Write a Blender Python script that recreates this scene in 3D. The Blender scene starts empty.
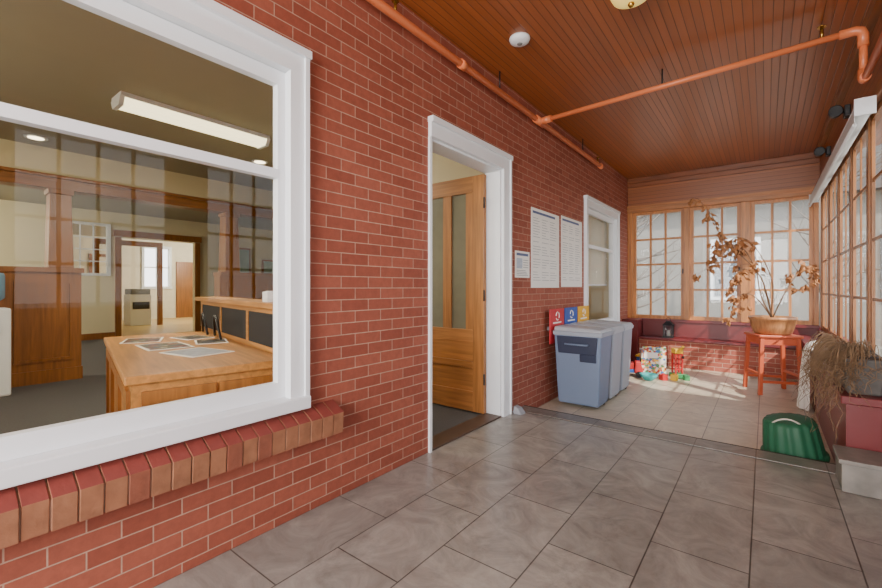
import bpy, bmesh, math, random
from mathutils import Vector, Matrix
random.seed(7)
S = bpy.context.scene
COL = S.collection
PI = math.pi

# ------------------------------------------------------------------ helpers
def lin(c):
    c = c / 255.0
    return c / 12.92 if c <= .04045 else ((c + .055) / 1.055) ** 2.4
def RGB(r, g, b): return (lin(r), lin(g), lin(b), 1)

class MB:
    def __init__(s): s.v = []; s.f = []; s.m = []; s.s = []
    def add(s, pts):
        i = len(s.v); s.v += [tuple(p) for p in pts]; return i
    def face(s, idx, m=0, sm=False):
        s.f.append(tuple(idx)); s.m.append(m); s.s.append(sm)
    def hexa(s, p, m=0, mats=None):
        i = s.add(p)
        F = [(0,3,2,1),(4,5,6,7),(0,1,5,4),(1,2,6,5),(2,3,7,6),(3,0,4,7)]
        for k, q in enumerate(F): s.face([i+j for j in q], mats[k] if mats else m)
        return s
    def box(s, x0, x1, y0, y1, z0, z1, m=0, M=None):
        p = [Vector(q) for q in ((x0,y0,z0),(x1,y0,z0),(x1,y1,z0),(x0,y1,z0),(x0,y0,z1),(x1,y0,z1),(x1,y1,z1),(x0,y1,z1))]
        if M is not None: p = [M @ q for q in p]
        return s.hexa(p, m)
    def taper(s, cx, cy, z0, z1, w0, d0, w1, d1, m=0):
        return s.hexa([(cx-w0/2,cy-d0/2,z0),(cx+w0/2,cy-d0/2,z0),(cx+w0/2,cy+d0/2,z0),(cx-w0/2,cy+d0/2,z0),
                       (cx-w1/2,cy-d1/2,z1),(cx+w1/2,cy-d1/2,z1),(cx+w1/2,cy+d1/2,z1),(cx-w1/2,cy+d1/2,z1)], m)
    def tube(s, pts, r, n=8, m=0, r1=None):
        pts = [Vector(p) for p in pts]; N = len(pts)
        rs = [r if r1 is None else r + (r1-r)*k/(N-1) for k in range(N)]
        up = None; rings = []
        for k, p in enumerate(pts):
            t = (pts[min(k+1,N-1)] - pts[max(k-1,0)])
            t = t.normalized() if t.length > 1e-9 else Vector((0,0,1))
            if up is None:
                a = Vector((0,0,1)) if abs(t.z) < .9 else Vector((1,0,0))
                up = t.cross(a).normalized()
            else:
                up = (up - t*up.dot(t))
                up = up.normalized() if up.length > 1e-6 else t.orthogonal().normalized()
            b = t.cross(up)
            rings.append(s.add([p + (up*math.cos(2*PI*j/n) + b*math.sin(2*PI*j/n))*rs[k] for j in range(n)]))
        for k in range(N-1):
            for j in range(n):
                s.face([rings[k]+j, rings[k]+(j+1)%n, rings[k+1]+(j+1)%n, rings[k+1]+j], m, n > 4)
        s.face([rings[0]+j for j in range(n)], m); s.face([rings[-1]+j for j in range(n)], m)
        return s
    def cyl(s, p0, p1, r, r1=None, n=20, m=0): return s.tube([p0, p1], r, n, m, r1 if r1 is not None else r)
    def lathe(s, prof, c=(0,0,0), n=32, m=0, rib=None, axis='z'):
        rings = []
        for (r, z) in prof:
            ring = []
            for j in range(n):
                a = 2*PI*j/n; rr = r*(rib(a) if rib else 1)
                if axis == 'z': ring.append((c[0]+rr*math.cos(a), c[1]+rr*math.sin(a), c[2]+z))
                elif axis == 'y': ring.append((c[0]+rr*math.cos(a), c[1]+z, c[2]+rr*math.sin(a)))
                else: ring.append((c[0]+z, c[1]+rr*math.cos(a), c[2]+rr*math.sin(a)))
            rings.append(s.add(ring))
        for k in range(len(prof)-1):
            for j in range(n): s.face([rings[k]+j, rings[k]+(j+1)%n, rings[k+1]+(j+1)%n, rings[k+1]+j], m, True)
        s.face([rings[0]+j for j in range(n)], m); s.face([rings[-1]+j for j in range(n)], m)
        return s
    def prism(s, poly, axis, a, b, m=0):
        def mk(p, t): return {'x':(t,p[0],p[1]),'y':(p[0],t,p[1]),'z':(p[0],p[1],t)}[axis]
        n = len(poly); i = s.add([mk(p,a) for p in poly]); j = s.add([mk(p,b) for p in poly])
        s.face([i+k for k in range(n)], m); s.face([j+k for k in range(n)], m)
        for k in range(n): s.face([i+k, i+(k+1)%n, j+(k+1)%n, j+k], m)
        return s
    def quad(s, a, b, c, d, m=0, sm=False):
        i = s.add([a,b,c,d]); s.face([i,i+1,i+2,i+3], m, sm); return s
    def build(s, name, mats, parent=None, bevel=0, recalc=True):
        if not isinstance(mats, (list, tuple)): mats = [mats]
        off = Vector((0,0,0)); p = parent
        while p is not None: off += p.location; p = p.parent
        me = bpy.data.meshes.new(name)
        me.from_pydata([Vector(v)-off for v in s.v], [], s.f)
        for mt in mats: me.materials.append(mt)
        for i, pl in enumerate(me.polygons): pl.material_index = s.m[i]; pl.use_smooth = s.s[i]
        if recalc:
            bm = bmesh.new(); bm.from_mesh(me); bmesh.ops.recalc_face_normals(bm, faces=bm.faces); bm.to_mesh(me); bm.free()
        o = bpy.data.objects.new(name, me); COL.objects.link(o)
        if parent is not None: o.parent = parent
        if bevel:
            b = o.modifiers.new('bevel', 'BEVEL'); b.width = bevel; b.segments = 2; b.limit_method = 'ANGLE'; b.angle_limit = math.radians(40)
        return o

def thing(name, label, cat, loc=(0,0,0), group=None):
    o = bpy.data.objects.new(name, None); COL.objects.link(o); o.location = loc
    o.empty_display_size = .1
    o['label'] = label; o['category'] = cat
    if group: o['group'] = group
    return o
def tag(o, label, cat, group=None, kind=None):
    o['label'] = label; o['category'] = cat
    if group: o['group'] = group
    if kind: o['kind'] = kind
    return o
def struct(o, label=None):
    o['kind'] = 'structure'
    if label: o['label'] = label
    return o
def sroot(name, loc=(0,0,0), label=None):
    o = bpy.data.objects.new(name, None); COL.objects.link(o); o.location = loc; o['kind'] = 'structure'; o.empty_display_size = .1
    if label: o['label'] = label
    return o
def bez(p0, p1, p2, n=10):
    p0, p1, p2 = Vector(p0), Vector(p1), Vector(p2)
    return [p0*(1-t)**2 + p1*2*t*(1-t) + p2*t*t for t in [k/n for k in range(n+1)]]
def spline(P, n=6):
    P = [Vector(p) for p in P]; Q = [P[0]*2-P[1]] + P + [P[-1]*2-P[-2]]; out = []
    for i in range(1, len(Q)-2):
        for k in range(n):
            t = k/n; a, b, c, d = Q[i-1], Q[i], Q[i+1], Q[i+2]
            out.append(.5*((2*b)+(c-a)*t+(2*a-5*b+4*c-d)*t*t+(3*b-a-3*c+d)*t**3))
    return out + [P[-1]]

# ------------------------------------------------------------------ materials
def base(name):
    m = bpy.data.materials.new(name); m.use_nodes = True
    nt = m.node_tree; return m, nt, nt.nodes['Principled BSDF']
def N(nt, t, **kw):
    n = nt.nodes.new(t)
    for k, v in kw.items(): setattr(n, k, v)
    return n
def math_(nt, op, a, b=None):
    n = N(nt, 'ShaderNodeMath', operation=op)
    for i, x in enumerate((a, b)):
        if x is None: continue
        if isinstance(x, (int, float)): n.inputs[i].default_value = x
        else: nt.links.new(x, n.inputs[i])
    return n.outputs[0]
def mixc(nt, fac, a, b, blend='MIX'):
    n = N(nt, 'ShaderNodeMix', data_type='RGBA', blend_type=blend)
    for s, x in ((0, fac), (6, a), (7, b)):
        if isinstance(x, (int, float)): n.inputs[s].default_value = x
        elif isinstance(x, tuple): n.inputs[s].default_value = x
        else: nt.links.new(x, n.inputs[s])
    return n.outputs[2]
def sc(c, k): return (min(c[0]*k,1), min(c[1]*k,1), min(c[2]*k,1), 1)
def plain(name, c, rough=.55, metal=0, var=.12, scale=6, bump=0, emit=0):
    m, nt, b = base(name)
    tc = N(nt, 'ShaderNodeTexCoord'); no = N(nt, 'ShaderNodeTexNoise'); no.inputs['Scale'].default_value = scale; no.inputs['Detail'].default_value = 4
    nt.links.new(tc.outputs['Object'], no.inputs['Vector'])
    nt.links.new(mixc(nt, no.outputs['Fac'], sc(c,1-var), sc(c,1+var)), b.inputs['Base Color'])
    b.inputs['Roughness'].default_value = rough; b.inputs['Metallic'].default_value = metal
    if bump:
        bp = N(nt, 'ShaderNodeBump'); bp.inputs['Strength'].default_value = bump; bp.inputs['Distance'].default_value = .01
        nt.links.new(no.outputs['Fac'], bp.inputs['Height']); nt.links.new(bp.outputs[0], b.inputs['Normal'])
    if emit:
        b.inputs['Emission Color'].default_value = c; b.inputs['Emission Strength'].default_value = emit
    return m
def wood(name, c, axis=2, rough=.38, con=.4, sc_=22):
    m, nt, b = base(name)
    tc = N(nt, 'ShaderNodeTexCoord'); mp = N(nt, 'ShaderNodeMapping')
    s = [sc_]*3; s[axis] = 1.6; mp.inputs['Scale'].default_value = s
    nt.links.new(tc.outputs['Object'], mp.inputs['Vector'])
    no = N(nt, 'ShaderNodeTexNoise'); no.inputs['Scale'].default_value = 1.2; no.inputs['Detail'].default_value = 6; no.inputs['Distortion'].default_value = .6
    nt.links.new(mp.outputs[0], no.inputs['Vector'])
    f = N(nt, 'ShaderNodeMapRange'); f.inputs[1].default_value = .3; f.inputs[2].default_value = .7
    nt.links.new(no.outputs['Fac'], f.inputs[0])
    nt.links.new(mixc(nt, f.outputs[0], sc(c,1-con), sc(c,1+con*.6)), b.inputs['Base Color'])
    b.inputs['Roughness'].default_value = rough
    return m
def brick(name, c1, c2, mo, bw, rh, ms, floor=False, rough=.75, bump=.6, offset=.5, off=(0,0), rng=None):
    m, nt, b = base(name)
    g = N(nt, 'ShaderNodeNewGeometry'); sp = N(nt, 'ShaderNodeSeparateXYZ'); nt.links.new(g.outputs['Position'], sp.inputs[0])
    cb = N(nt, 'ShaderNodeCombineXYZ')
    if floor:
        nt.links.new(math_(nt,'ADD',sp.outputs[1],20*bw+off[0]), cb.inputs[0]); nt.links.new(math_(nt,'ADD',sp.outputs[0],20*rh+off[1]), cb.inputs[1])
    else:
        nt.links.new(math_(nt, 'ADD', sp.outputs[0], sp.outputs[1]), cb.inputs[0]); nt.links.new(math_(nt,'ADD',sp.outputs[2],10.0), cb.inputs[1])
    bt = N(nt, 'ShaderNodeTexBrick', offset=offset)
    bt.inputs['Color1'].default_value = c1; bt.inputs['Color2'].default_value = c2; bt.inputs['Mortar'].default_value = mo
    bt.inputs['Scale'].default_value = 1; bt.inputs['Mortar Size'].default_value = ms; bt.inputs['Mortar Smooth'].default_value = .2
    bt.inputs['Brick Width'].default_value = bw; bt.inputs['Row Height'].default_value = rh
    nt.links.new(cb.outputs[0], bt.inputs['Vector'])
    no = N(nt, 'ShaderNodeTexNoise'); no.inputs['Scale'].default_value = 3.4 if floor else 22; no.inputs['Detail'].default_value = 10; no.inputs['Roughness'].default_value = .70
    if floor: no.inputs['Distortion'].default_value = 1.8
    nt.links.new(g.outputs['Position'], no.inputs['Vector'])
    mr = N(nt, 'ShaderNodeMapRange'); mr.inputs[1].default_value = .32; mr.inputs[2].default_value = .68
    lo, hi = rng or ((.66,1.28) if floor else (.86,1.14))
    mr.inputs[3].default_value = lo; mr.inputs[4].default_value = hi
    nt.links.new(no.outputs['Fac'], mr.inputs[0])
    cx = N(nt, 'ShaderNodeCombineColor')
    for k in range(3): nt.links.new(mr.outputs[0], cx.inputs[k])
    col = mixc(nt, 1.0, bt.outputs['Color'], cx.outputs[0], 'MULTIPLY')
    nt.links.new(col, b.inputs['Base Color'])
    b.inputs['Roughness'].default_value = rough
    bp = N(nt, 'ShaderNodeBump'); bp.inputs['Strength'].default_value = bump; bp.inputs['Distance'].default_value = .005 if not floor else .003
    nt.links.new(math_(nt, 'SUBTRACT', 1.0, bt.outputs['Fac']), bp.inputs['Height']); nt.links.new(bp.outputs[0], b.inputs['Normal'])
    return m
def bead(name, c, axis, pitch, rough=.35, dark=.32):
    m, nt, b = base(name)
    g = N(nt, 'ShaderNodeNewGeometry'); sp = N(nt, 'ShaderNodeSeparateXYZ'); nt.links.new(g.outputs['Position'], sp.inputs[0])
    u = math_(nt, 'MULTIPLY', math_(nt, 'ADD', sp.outputs[axis], 20.0), 1.0/pitch)
    fr = math_(nt, 'FRACT', u); fl = math_(nt, 'FLOOR', u)
    d = math_(nt, 'ABSOLUTE', math_(nt, 'SUBTRACT', fr, .5))
    gr = N(nt, 'ShaderNodeMapRange'); gr.inputs[1].default_value = .42; gr.inputs[2].default_value = .49; nt.links.new(d, gr.inputs[0])
    wn = N(nt, 'ShaderNodeTexWhiteNoise', noise_dimensions='1D'); nt.links.new(fl, wn.inputs['W'])
    mp = N(nt, 'ShaderNodeMapping'); s = [30,30,30]; s[1 if axis == 0 else 0] = 1.2; mp.inputs['Scale'].default_value = s
    nt.links.new(g.outputs['Position'], mp.inputs['Vector'])
    no = N(nt, 'ShaderNodeTexNoise'); no.inputs['Scale'].default_value = 1; no.inputs['Detail'].default_value = 5; nt.links.new(mp.outputs[0], no.inputs['Vector'])
    k = math_(nt, 'ADD', math_(nt, 'MULTIPLY', wn.outputs['Value'], .35), math_(nt, 'MULTIPLY', no.outputs['Fac'], .65))
    col = mixc(nt, k, sc(c,.72), sc(c,1.3))
    col = mixc(nt, gr.outputs[0], col, sc(c,dark))
    nt.links.new(col, b.inputs['Base Color']); b.inputs['Roughness'].default_value = rough
    bp = N(nt, 'ShaderNodeBump'); bp.inputs['Strength'].default_value = .4; bp.inputs['Distance'].default_value = .003
    nt.links.new(math_(nt,'SUBTRACT',1.0,gr.outputs[0]), bp.inputs['Height']); nt.links.new(bp.outputs[0], b.inputs['Normal'])
    return m
def glass(name, lo=.06, hi=.6, tint=(1,1,1,1), fog=0):
    m = bpy.data.materials.new(name); m.use_nodes = True; nt = m.node_tree; nt.nodes.clear()
    out = N(nt, 'ShaderNodeOutputMaterial'); tr = N(nt, 'ShaderNodeBsdfTransparent'); tr.inputs[0].default_value = tint
    gl = N(nt, 'ShaderNodeBsdfGlossy'); gl.inputs['Roughness'].default_value = .01
    lw = N(nt, 'ShaderNodeLayerWeight'); lw.inputs[0].default_value = .5
    f = math_(nt, 'ADD', math_(nt, 'MULTIPLY', math_(nt, 'POWER', lw.outputs['Facing'], 3.0), hi-lo), lo)
    mx = N(nt, 'ShaderNodeMixShader'); nt.links.new(f, mx.inputs[0])
    if fog:
        tl = N(nt, 'ShaderNodeBsdfTranslucent'); tl.inputs[0].default_value = (.86,.88,.90,1)
        no = N(nt, 'ShaderNodeTexNoise'); no.inputs['Scale'].default_value = 1.5
        tc = N(nt, 'ShaderNodeTexCoord'); nt.links.new(tc.outputs['Object'], no.inputs['Vector'])
        m2 = N(nt, 'ShaderNodeMixShader'); nt.links.new(math_(nt,'MULTIPLY',no.outputs['Fac'],2*fog), m2.inputs[0]); nt.links.new(tr.outputs[0], m2.inputs[1]); nt.links.new(tl.outputs[0], m2.inputs[2])
        nt.links.new(m2.outputs[0], mx.inputs[1])
    else: nt.links.new(tr.outputs[0], mx.inputs[1])
    nt.links.new(gl.outputs[0], mx.inputs[2]); nt.links.new(mx.outputs[0], out.inputs[0])
    return m
def cells(name, cols, scale):
    m, nt, b = base(name)
    tc = N(nt, 'ShaderNodeTexCoord'); vo = N(nt, 'ShaderNodeTexVoronoi'); vo.inputs['Scale'].default_value = scale
    nt.links.new(tc.outputs['Object'], vo.inputs['Vector'])
    sp = N(nt, 'ShaderNodeSeparateColor'); nt.links.new(vo.outputs['Color'], sp.inputs[0])
    cr = N(nt, 'ShaderNodeValToRGB'); cr.color_ramp.interpolation = 'CONSTANT'
    el = cr.color_ramp.elements
    while len(el) < len(cols): el.new(.5)
    for i, c in enumerate(cols): el[i].position = i/len(cols); el[i].color = c
    nt.links.new(sp.outputs[0], cr.inputs[0]); nt.links.new(cr.outputs[0], b.inputs['Base Color']); b.inputs['Roughness'].default_value = .4
    return m

BRICK = brick('red brick', RGB(138,70,52), RGB(156,85,65), RGB(178,142,122), .205, .0665, .0028)
BRICKLOW = brick('bench base brick', RGB(158,80,64), RGB(172,96,80), RGB(196,166,146), .205, .0665, .0036)
TILE = brick('grey slate tile', RGB(136,133,127), RGB(150,146,139), RGB(78,74,69), .61, .37, .0034, floor=True, rough=.28, bump=.5, offset=.5)
TILE2 = brick('warm slate tile', RGB(192,180,158), RGB(204,192,170), RGB(124,114,100), .41, .37, .0034, floor=True, rough=.33, bump=.5, offset=0, rng=(.8,1.16))
NOSE = brick('nosing tile', RGB(120,116,109), RGB(128,123,116), RGB(76,70,64), .9, .37, .0035, floor=True, rough=.33, bump=.5)
GAP_SHADOW = plain('dark grout and step shadow', RGB(50,45,40), .9)  # grout colour, reused for the painted shadow line at the step edge
CEIL = bead('red brown beadboard', RGB(156,88,45), 0, .055, rough=.32)
CEILV = bead('dark beadboard panel', RGB(150,87,47), 2, .06)
TRIMW = wood('honey oak trim', RGB(188,122,62), 2)
TRIMR = wood('brown oak post', RGB(146,92,46), 2)
TRIMX = wood('oak rail along x', RGB(178,114,60), 0)
TRIMY = wood('oak rail along y', RGB(146,90,46), 1)
DARKW = wood('brown moulding', RGB(134,74,36), 0)
DOORW = wood('oak door', RGB(168,112,60), 2, con=.38, sc_=26)
DOORX = wood('oak door cross grain', RGB(168,112,60), 0, con=.38, sc_=26)
DESKW = wood('light oak desk', RGB(190,134,70), 0, con=.3)
COLW = wood('brown oak column', RGB(142,90,40), 2, con=.3)
WHITE = plain('white gloss paint', RGB(230,234,238), .35, var=.03)
MAROON = plain('maroon paint', RGB(108,34,36), .4, var=.12)
PIPE = plain('orange pipe paint', RGB(226,126,78), .35, var=.06)
CREAM = plain('cream wall paint', RGB(214,204,170), .8, var=.03)
OCEIL = plain('olive ceiling paint', RGB(160,154,134), .9, var=.03)
CARPET = plain('grey carpet', RGB(84,83,84), .95, var=.25, scale=60, bump=.4)
HALLF = plain('pale hall floor', RGB(206,176,116), .4, var=.08)
GLASS = glass('window glass', .024, .35)
CLEAR = glass('clear pane', .03, .25)
FOG = glass('hazy pane', .03, .3, fog=.11)
BLACK = plain('black plastic', RGB(24,24,26), .45)
BRASS = plain('brass', RGB(190,150,70), .25, metal=.9)
PAPER = plain('white paper', RGB(236,234,228), .7, var=.02)
ROLL = plain('grey white blind', RGB(206,207,206), .6, var=.03)
INK = plain('grey print', RGB(132,136,144), .7)
NAVY = plain('blue print', RGB(84,100,140), .6)
TANBR = plain('tan sill brick', RGB(144,96,68), .85, var=.4, scale=18, bump=.5)
REDBR = plain('red sill brick', RGB(124,54,46), .75, var=.25, scale=14, bump=.5)
TAN2 = plain('brown sill brick', RGB(132,76,56), .85, var=.35, scale=18, bump=.5)
MORT = plain('sill mortar', RGB(136,106,88), .9)

# ------------------------------------------------------------------ dimensions (metres)
L = 7.82     # inside face of the far wall
W = 2.5      # inside face of the right window wall
CZ = 3.05    # ceiling
LOW = -.095  # lower floor beyond the step
STEPY = 3.8

# ------------------------------------------------------------------ setting: shell
mb = MB()
ops = [(-.82,1.24,.60,2.30), (2.325,3.36,-.2,2.25), (5.64,7.06,.60,2.30)]
y = -3.2
for (a, b, z0, z1) in ops:
    mb.box(-.1,0,y,a,-.2,3.1)
    if z0 > 0: mb.box(-.1,0,a,b,-.2,z0)
    mb.box(-.1,0,a,b,z1,3.1); y = b
mb.box(-.1,0,y,L+.1,-.2,3.1)
struct(mb.build('wall_left', BRICK))
struct(MB().box(0,2.62,-3.2,STEPY-.20,-.25,0).build('floor', TILE))
struct(MB().box(0,2.62,STEPY,L+.12,-.3,LOW).build('floor', TILE2))
struct(MB().box(.002,2.49,STEPY-.2,STEPY-.182,-.2,-.002).build('trim_17', GAP_SHADOW), 'dark grout line before the step')
struct(MB().box(.002,2.49,STEPY-.182,STEPY,LOW-.1,.003).build('trim_1', NOSE, bevel=.004), 'tile nosing on the edge of the shallow step')
struct(MB().box(.002,2.49,STEPY,STEPY+.020,LOW-.1,.001).build('trim_18', GAP_SHADOW), 'dark strip painted as the shadow line of the shallow step')  # dark strip stands in for the shadow along the step edge
struct(MB().box(0,W+.6,-3.2,L+.12,CZ,CZ+.1).build('ceiling', CEIL))
struct(MB().box(W+.12,5.4,-3.6,3.5,CZ+.1,CZ+.2).build('ceiling', WHITE))  # unseen canopy outside, added to keep sun off the near floor

# brick window sill, rowlock course
mb = MB(); p = .0695; yy = 1.48
while yy > -1.05:
    a, b = yy-p+.005, yy
    j = random.uniform(-.003,.003)
    mb.hexa([(0,a,.392),(.088+j,a,.392),(.088+j,b,.392),(0,b,.392),(0,a,.556),(.096+j,a,.503),(.096+j,b,.503),(0,b,.556)],
            mats=[0,1,0,0,0,0] if random.random() < .6 else [2,1,2,2,2,2])
    yy -= p
mb.hexa([(0,-1.05,.396),(.083,-1.05,.396),(.083,1.475,.396),(0,1.475,.396),(0,-1.05,.55),(.091,-1.05,.499),(.091,1.475,.499),(0,1.475,.55)], m=3)
struct(mb.build('trim_2', [TANBR, REDBR, TAN2, MORT], bevel=.002), 'rowlock brick sill under the big window')

# white windows of the brick wall
def white_window(n, Y0, Y1, label):
    r = sroot('window_%d' % n, (0,(Y0+Y1)/2,.56), label)
    c = MB()
    c.box(0,.028,Y0,Y0+.10,.62,2.262).box(0,.028,Y1-.10,Y1,.62,2.262).box(0,.0285,Y0,Y1,2.262,2.352)
    c.box(0,.042,Y0-.002,Y0+.022,.62,2.351).box(0,.042,Y1-.022,Y1+.002,.62,2.351)
    c.box(0,.05,Y0-.01,Y1+.01,2.352,2.392)
    c.box(-.1,-.001,Y0+.06,Y0+.099,.6,2.261).box(-.1,-.001,Y1-.099,Y1-.06,.6,2.261).box(-.1,-.001,Y0+.06,Y1-.06,2.263,2.3)
    c.build('casing', WHITE, r)
    MB().box(-.1,.052,Y0-.01,Y1+.005,.556,.62).build('sill', WHITE, r, bevel=.006)
    s = MB()
    s.box(-.065,-.022,Y0+.10,Y0+.14,.621,2.26).box(-.065,-.022,Y1-.14,Y1-.10,.621,2.26)
    s.box(-.065,-.022,Y0+.14,Y1-.14,.621,.70).box(-.065,-.022,Y0+.14,Y1-.14,2.19,2.26).box(-.065,-.018,Y0+.14,Y1-.14,1.72,1.765)
    s.build('sash', WHITE, r)
    MB().quad((-.043,Y0+.14,.70),(-.043,Y1-.14,.70),(-.043,Y1-.14,1.72),(-.043,Y0+.14,1.72)).build('pane', GLASS, r, recalc=False)
    MB().quad((-.043,Y0+.14,1.765),(-.043,Y1-.14,1.765),(-.043,Y1-.14,2.19),(-.043,Y0+.14,2.19)).build('pane', GLASS, r, recalc=False)
white_window(1, -.9, 1.30, 'large white framed window looking into the office')
white_window(2, 5.56, 7.14, 'far white framed window in the brick wall')

# door casing and door
c = MB()
c.box(0,.03,3.36,3.487,0,2.25).box(0,.0305,2.315,3.487,2.25,2.352).box(0,.042,3.468,3.489,0,2.351).box(0,.05,2.31,3.497,2.352,2.392)
c.box(0,.02,2.312,2.335,0,2.25)
c.box(-.16,-.001,3.34,3.362,0,2.25).box(-.16,-.001,2.32,2.334,0,2.25).box(-.16,-.001,2.335,3.34,2.232,2.254)
struct(c.build('trim_3', WHITE), 'white door casing and jamb')
struct(MB().box(-.16,.01,2.336,3.339,-.05,.012).build('trim_4', plain('dark threshold', RGB(80,62,50), .5)), 'dark threshold of the doorway')
r = sroot('door_1', (-.14,3.32,.012), 'oak office door standing open')
hx, y0, y1 = -.14, 3.285, 3.33
d = MB()
def dx(s): return hx - s
d.box(dx(.12),dx(0),y0,y1,.014,2.215); d.box(dx(.87),dx(.75),y0,y1,.014,2.215)
for a, b in ((.12,.20),(.37,.47),(.65,.75)): d.box(dx(b),dx(a),y0+.001,y1-.001,.78,2.06)
d.build('stile', DOORW, r, bevel=.003)
d = MB()
for za, zb in ((2.06,2.215),(.66,.78),(.42,.48),(.014,.20)): d.box(dx(.75),dx(.12),y0+.0005,y1-.0005,za,zb)
d.build('rail', DOORX, r, bevel=.003)
for za, zb in ((.48,.66),(.20,.42)): MB().box(dx(.75),dx(.12),y0+.014,y1-.014,za,zb).build('panel', DOORX, r)
CURT = plain('grey green curtained glass', RGB(120,118,100), .25, var=.15, scale=10)
for a, b in ((.20,.37),(.47,.65)): MB().box(dx(b),dx(a),y0+.017,y1-.017,.78,2.06).build('pane', CURT, r)
for z in (.28,1.05,1.9): MB().cyl((hx+.006,y0-.004,z),(hx+.006,y0-.004,z+.1),.008,n=10).build('hinge', BLACK, r)
kb = MB().lathe([(.03,0),(.03,-.012),(.012,-.02),(.012,-.05),(.028,-.06),(.03,-.075),(.018,-.09)],(dx(.81),y0,.98),axis='y')
kb.build('knob', BRASS, r)

# far wall
struct(MB().box(0,2.62,L,L+.12,LOW-.1,.62).build('wall_back', MAROON))
for i, (a, b) in enumerate(((0,.08),(.86,.94),(1.61,1.73),(2.44,2.49))):
    struct(MB().box(a,b,L-.03,L+.1,.645,2.46).build('trim_%d' % (20+i), TRIMW, bevel=.003), 'oak post between the far windows')
struct(MB().box(0,W,L-.06,L+.1,2.46,2.56).box(0,W,L-.075,L,2.53,2.575).build('trim_6', TRIMX, bevel=.003), 'oak header over the far windows')
struct(MB().box(0,2.62,L,L+.12,2.56,CZ+.05).build('wall_back_upper', CEILV))
struct(MB().box(0,W,L-.05,L,2.97,CZ).box(0,W,L-.03,L,2.90,2.97).build('trim_7', DARKW, bevel=.004), 'brown crown moulding on the far wall')
struct(MB().box(0,W,L-.05,L+.1,.60,.645).build('trim_8', MAROON, bevel=.004), 'maroon sill under the far windows')

# wood grid windows
def wood_window(n, axis, a0, a1, z0, z1, p, cols, rows, gm, label, trim, mw=.016, latch=True, st=.05, dk=1.0):
    c = ((a0+a1)/2, p, z0) if axis == 'x' else (p, (a0+a1)/2, z0)
    r = sroot('window_%d' % n, c, label)
    f = MB()
    def bx(u0,u1,w0,w1,t0,t1):
        t0 *= dk; t1 *= dk
        if axis == 'x': f.box(u0,u1,p+t0,p+t1,w0,w1)
        else: f.box(p+t0,p+t1,u0,u1,w0,w1)
    bx(a0,a0+st,z0,z1,0,.045); bx(a1-st,a1,z0,z1,0,.045); bx(a0+st,a1-st,z0,z0+.06,0,.045); bx(a0+st,a1-st,z1-.045,z1,0,.045)
    ia, ib, iz, it = a0+st, a1-st, z0+.06, z1-.045
    for k in range(1,cols): u = ia+(ib-ia)*k/cols; bx(u-mw,u+mw,iz,it,.008,.036)
    for k in range(1,rows): w = iz+(it-iz)*k/rows; bx(ia,ib,w-mw,w+mw,.009,.035)
    f.build('window_frame', trim, r)
    g = MB(); t = .022*dk
    if axis == 'x': g.quad((ia,p+t,iz),(ib,p+t,iz),(ib,p+t,it),(ia,p+t,it))
    else: g.quad((p+t,ia,iz),(p+t,ib,iz),(p+t,ib,it),(p+t,ia,it))
    g.build('pane', gm, r, recalc=False)
    if latch: MB().box(a1-.03,a1-.012,p-.02,p,z0+.75,z0+.83).build('latch', BLACK, r)
for i, (a, b, w) in enumerate(((.08,.86,'left'),(.94,1.61,'middle'),(1.73,2.44,'right'))):
    wood_window(3+i,'x',a,b,.645,2.46,L+.02,3,4,FOG,'%s of the three oak casement windows in the far wall' % w, TRIMW)

# right wall
struct(MB().box(W,W+.12,3.5,L+.1,LOW-.1,.56).box(W,W+.12,-3.2,3.5,-.2,.95).build('wall_right', MAROON))
struct(MB().box(W,W+.12,-3.2,L+.1,2.5,CZ+.06).build('wall_right_upper', CEILV))
n = 5; y0, y1 = 3.62, 7.74; pw = (y1-y0)/n
for k in range(n+1):
    struct(MB().box(W+.006,W+.045,y0+pw*k-.04,y0+pw*k+.04,.592,2.44).build('trim_%d' % (30+k), TRIMR, bevel=.003), 'brown oak post of the right windows')
struct(MB().box(W-.012,W+.1,3.5,L-.08,2.44,2.54).box(W-.05,W,3.5,L-.08,2.97,CZ).build('trim_10', TRIMY, bevel=.003), 'oak header over the right windows')
struct(MB().box(W-.03,W+.14,3.61,L-.06,.555,.59).build('trim_11', MAROON), 'maroon sill under the right windows')
for k in range(n):
    wood_window(6+k,'y',y0+pw*k+.042,y0+pw*(k+1)-.042,.592,2.438,W+.018,2,4,CLEAR,'oak casement window %d along the right wall' % (k+1), TRIMR, mw=.011, latch=False, st=.045, dk=.4)
# the same wall beside the camera: gridded windows (seen only in the big pane's reflections)
for a, b, k in ((-3.2,-1.0,40),(.25,.5,41),(1.62,1.9,42),(3.0,3.58,43)):
    struct(MB().box(W+.002,W+.11,a,b,.95,2.5).build('trim_%d' % k, TRIMR), 'brown oak panel beside the right windows')
for a, b, k in ((-1.0,.25,13),(.5,1.62,11),(1.9,3.0,12)):
    wood_window(k,'y',a,b,.95,2.5,W+.04,4,4,CLEAR,'gridded oak window %d in the near part of the right wall' % k, TRIMR, mw=.012, latch=False, st=.05)

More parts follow.
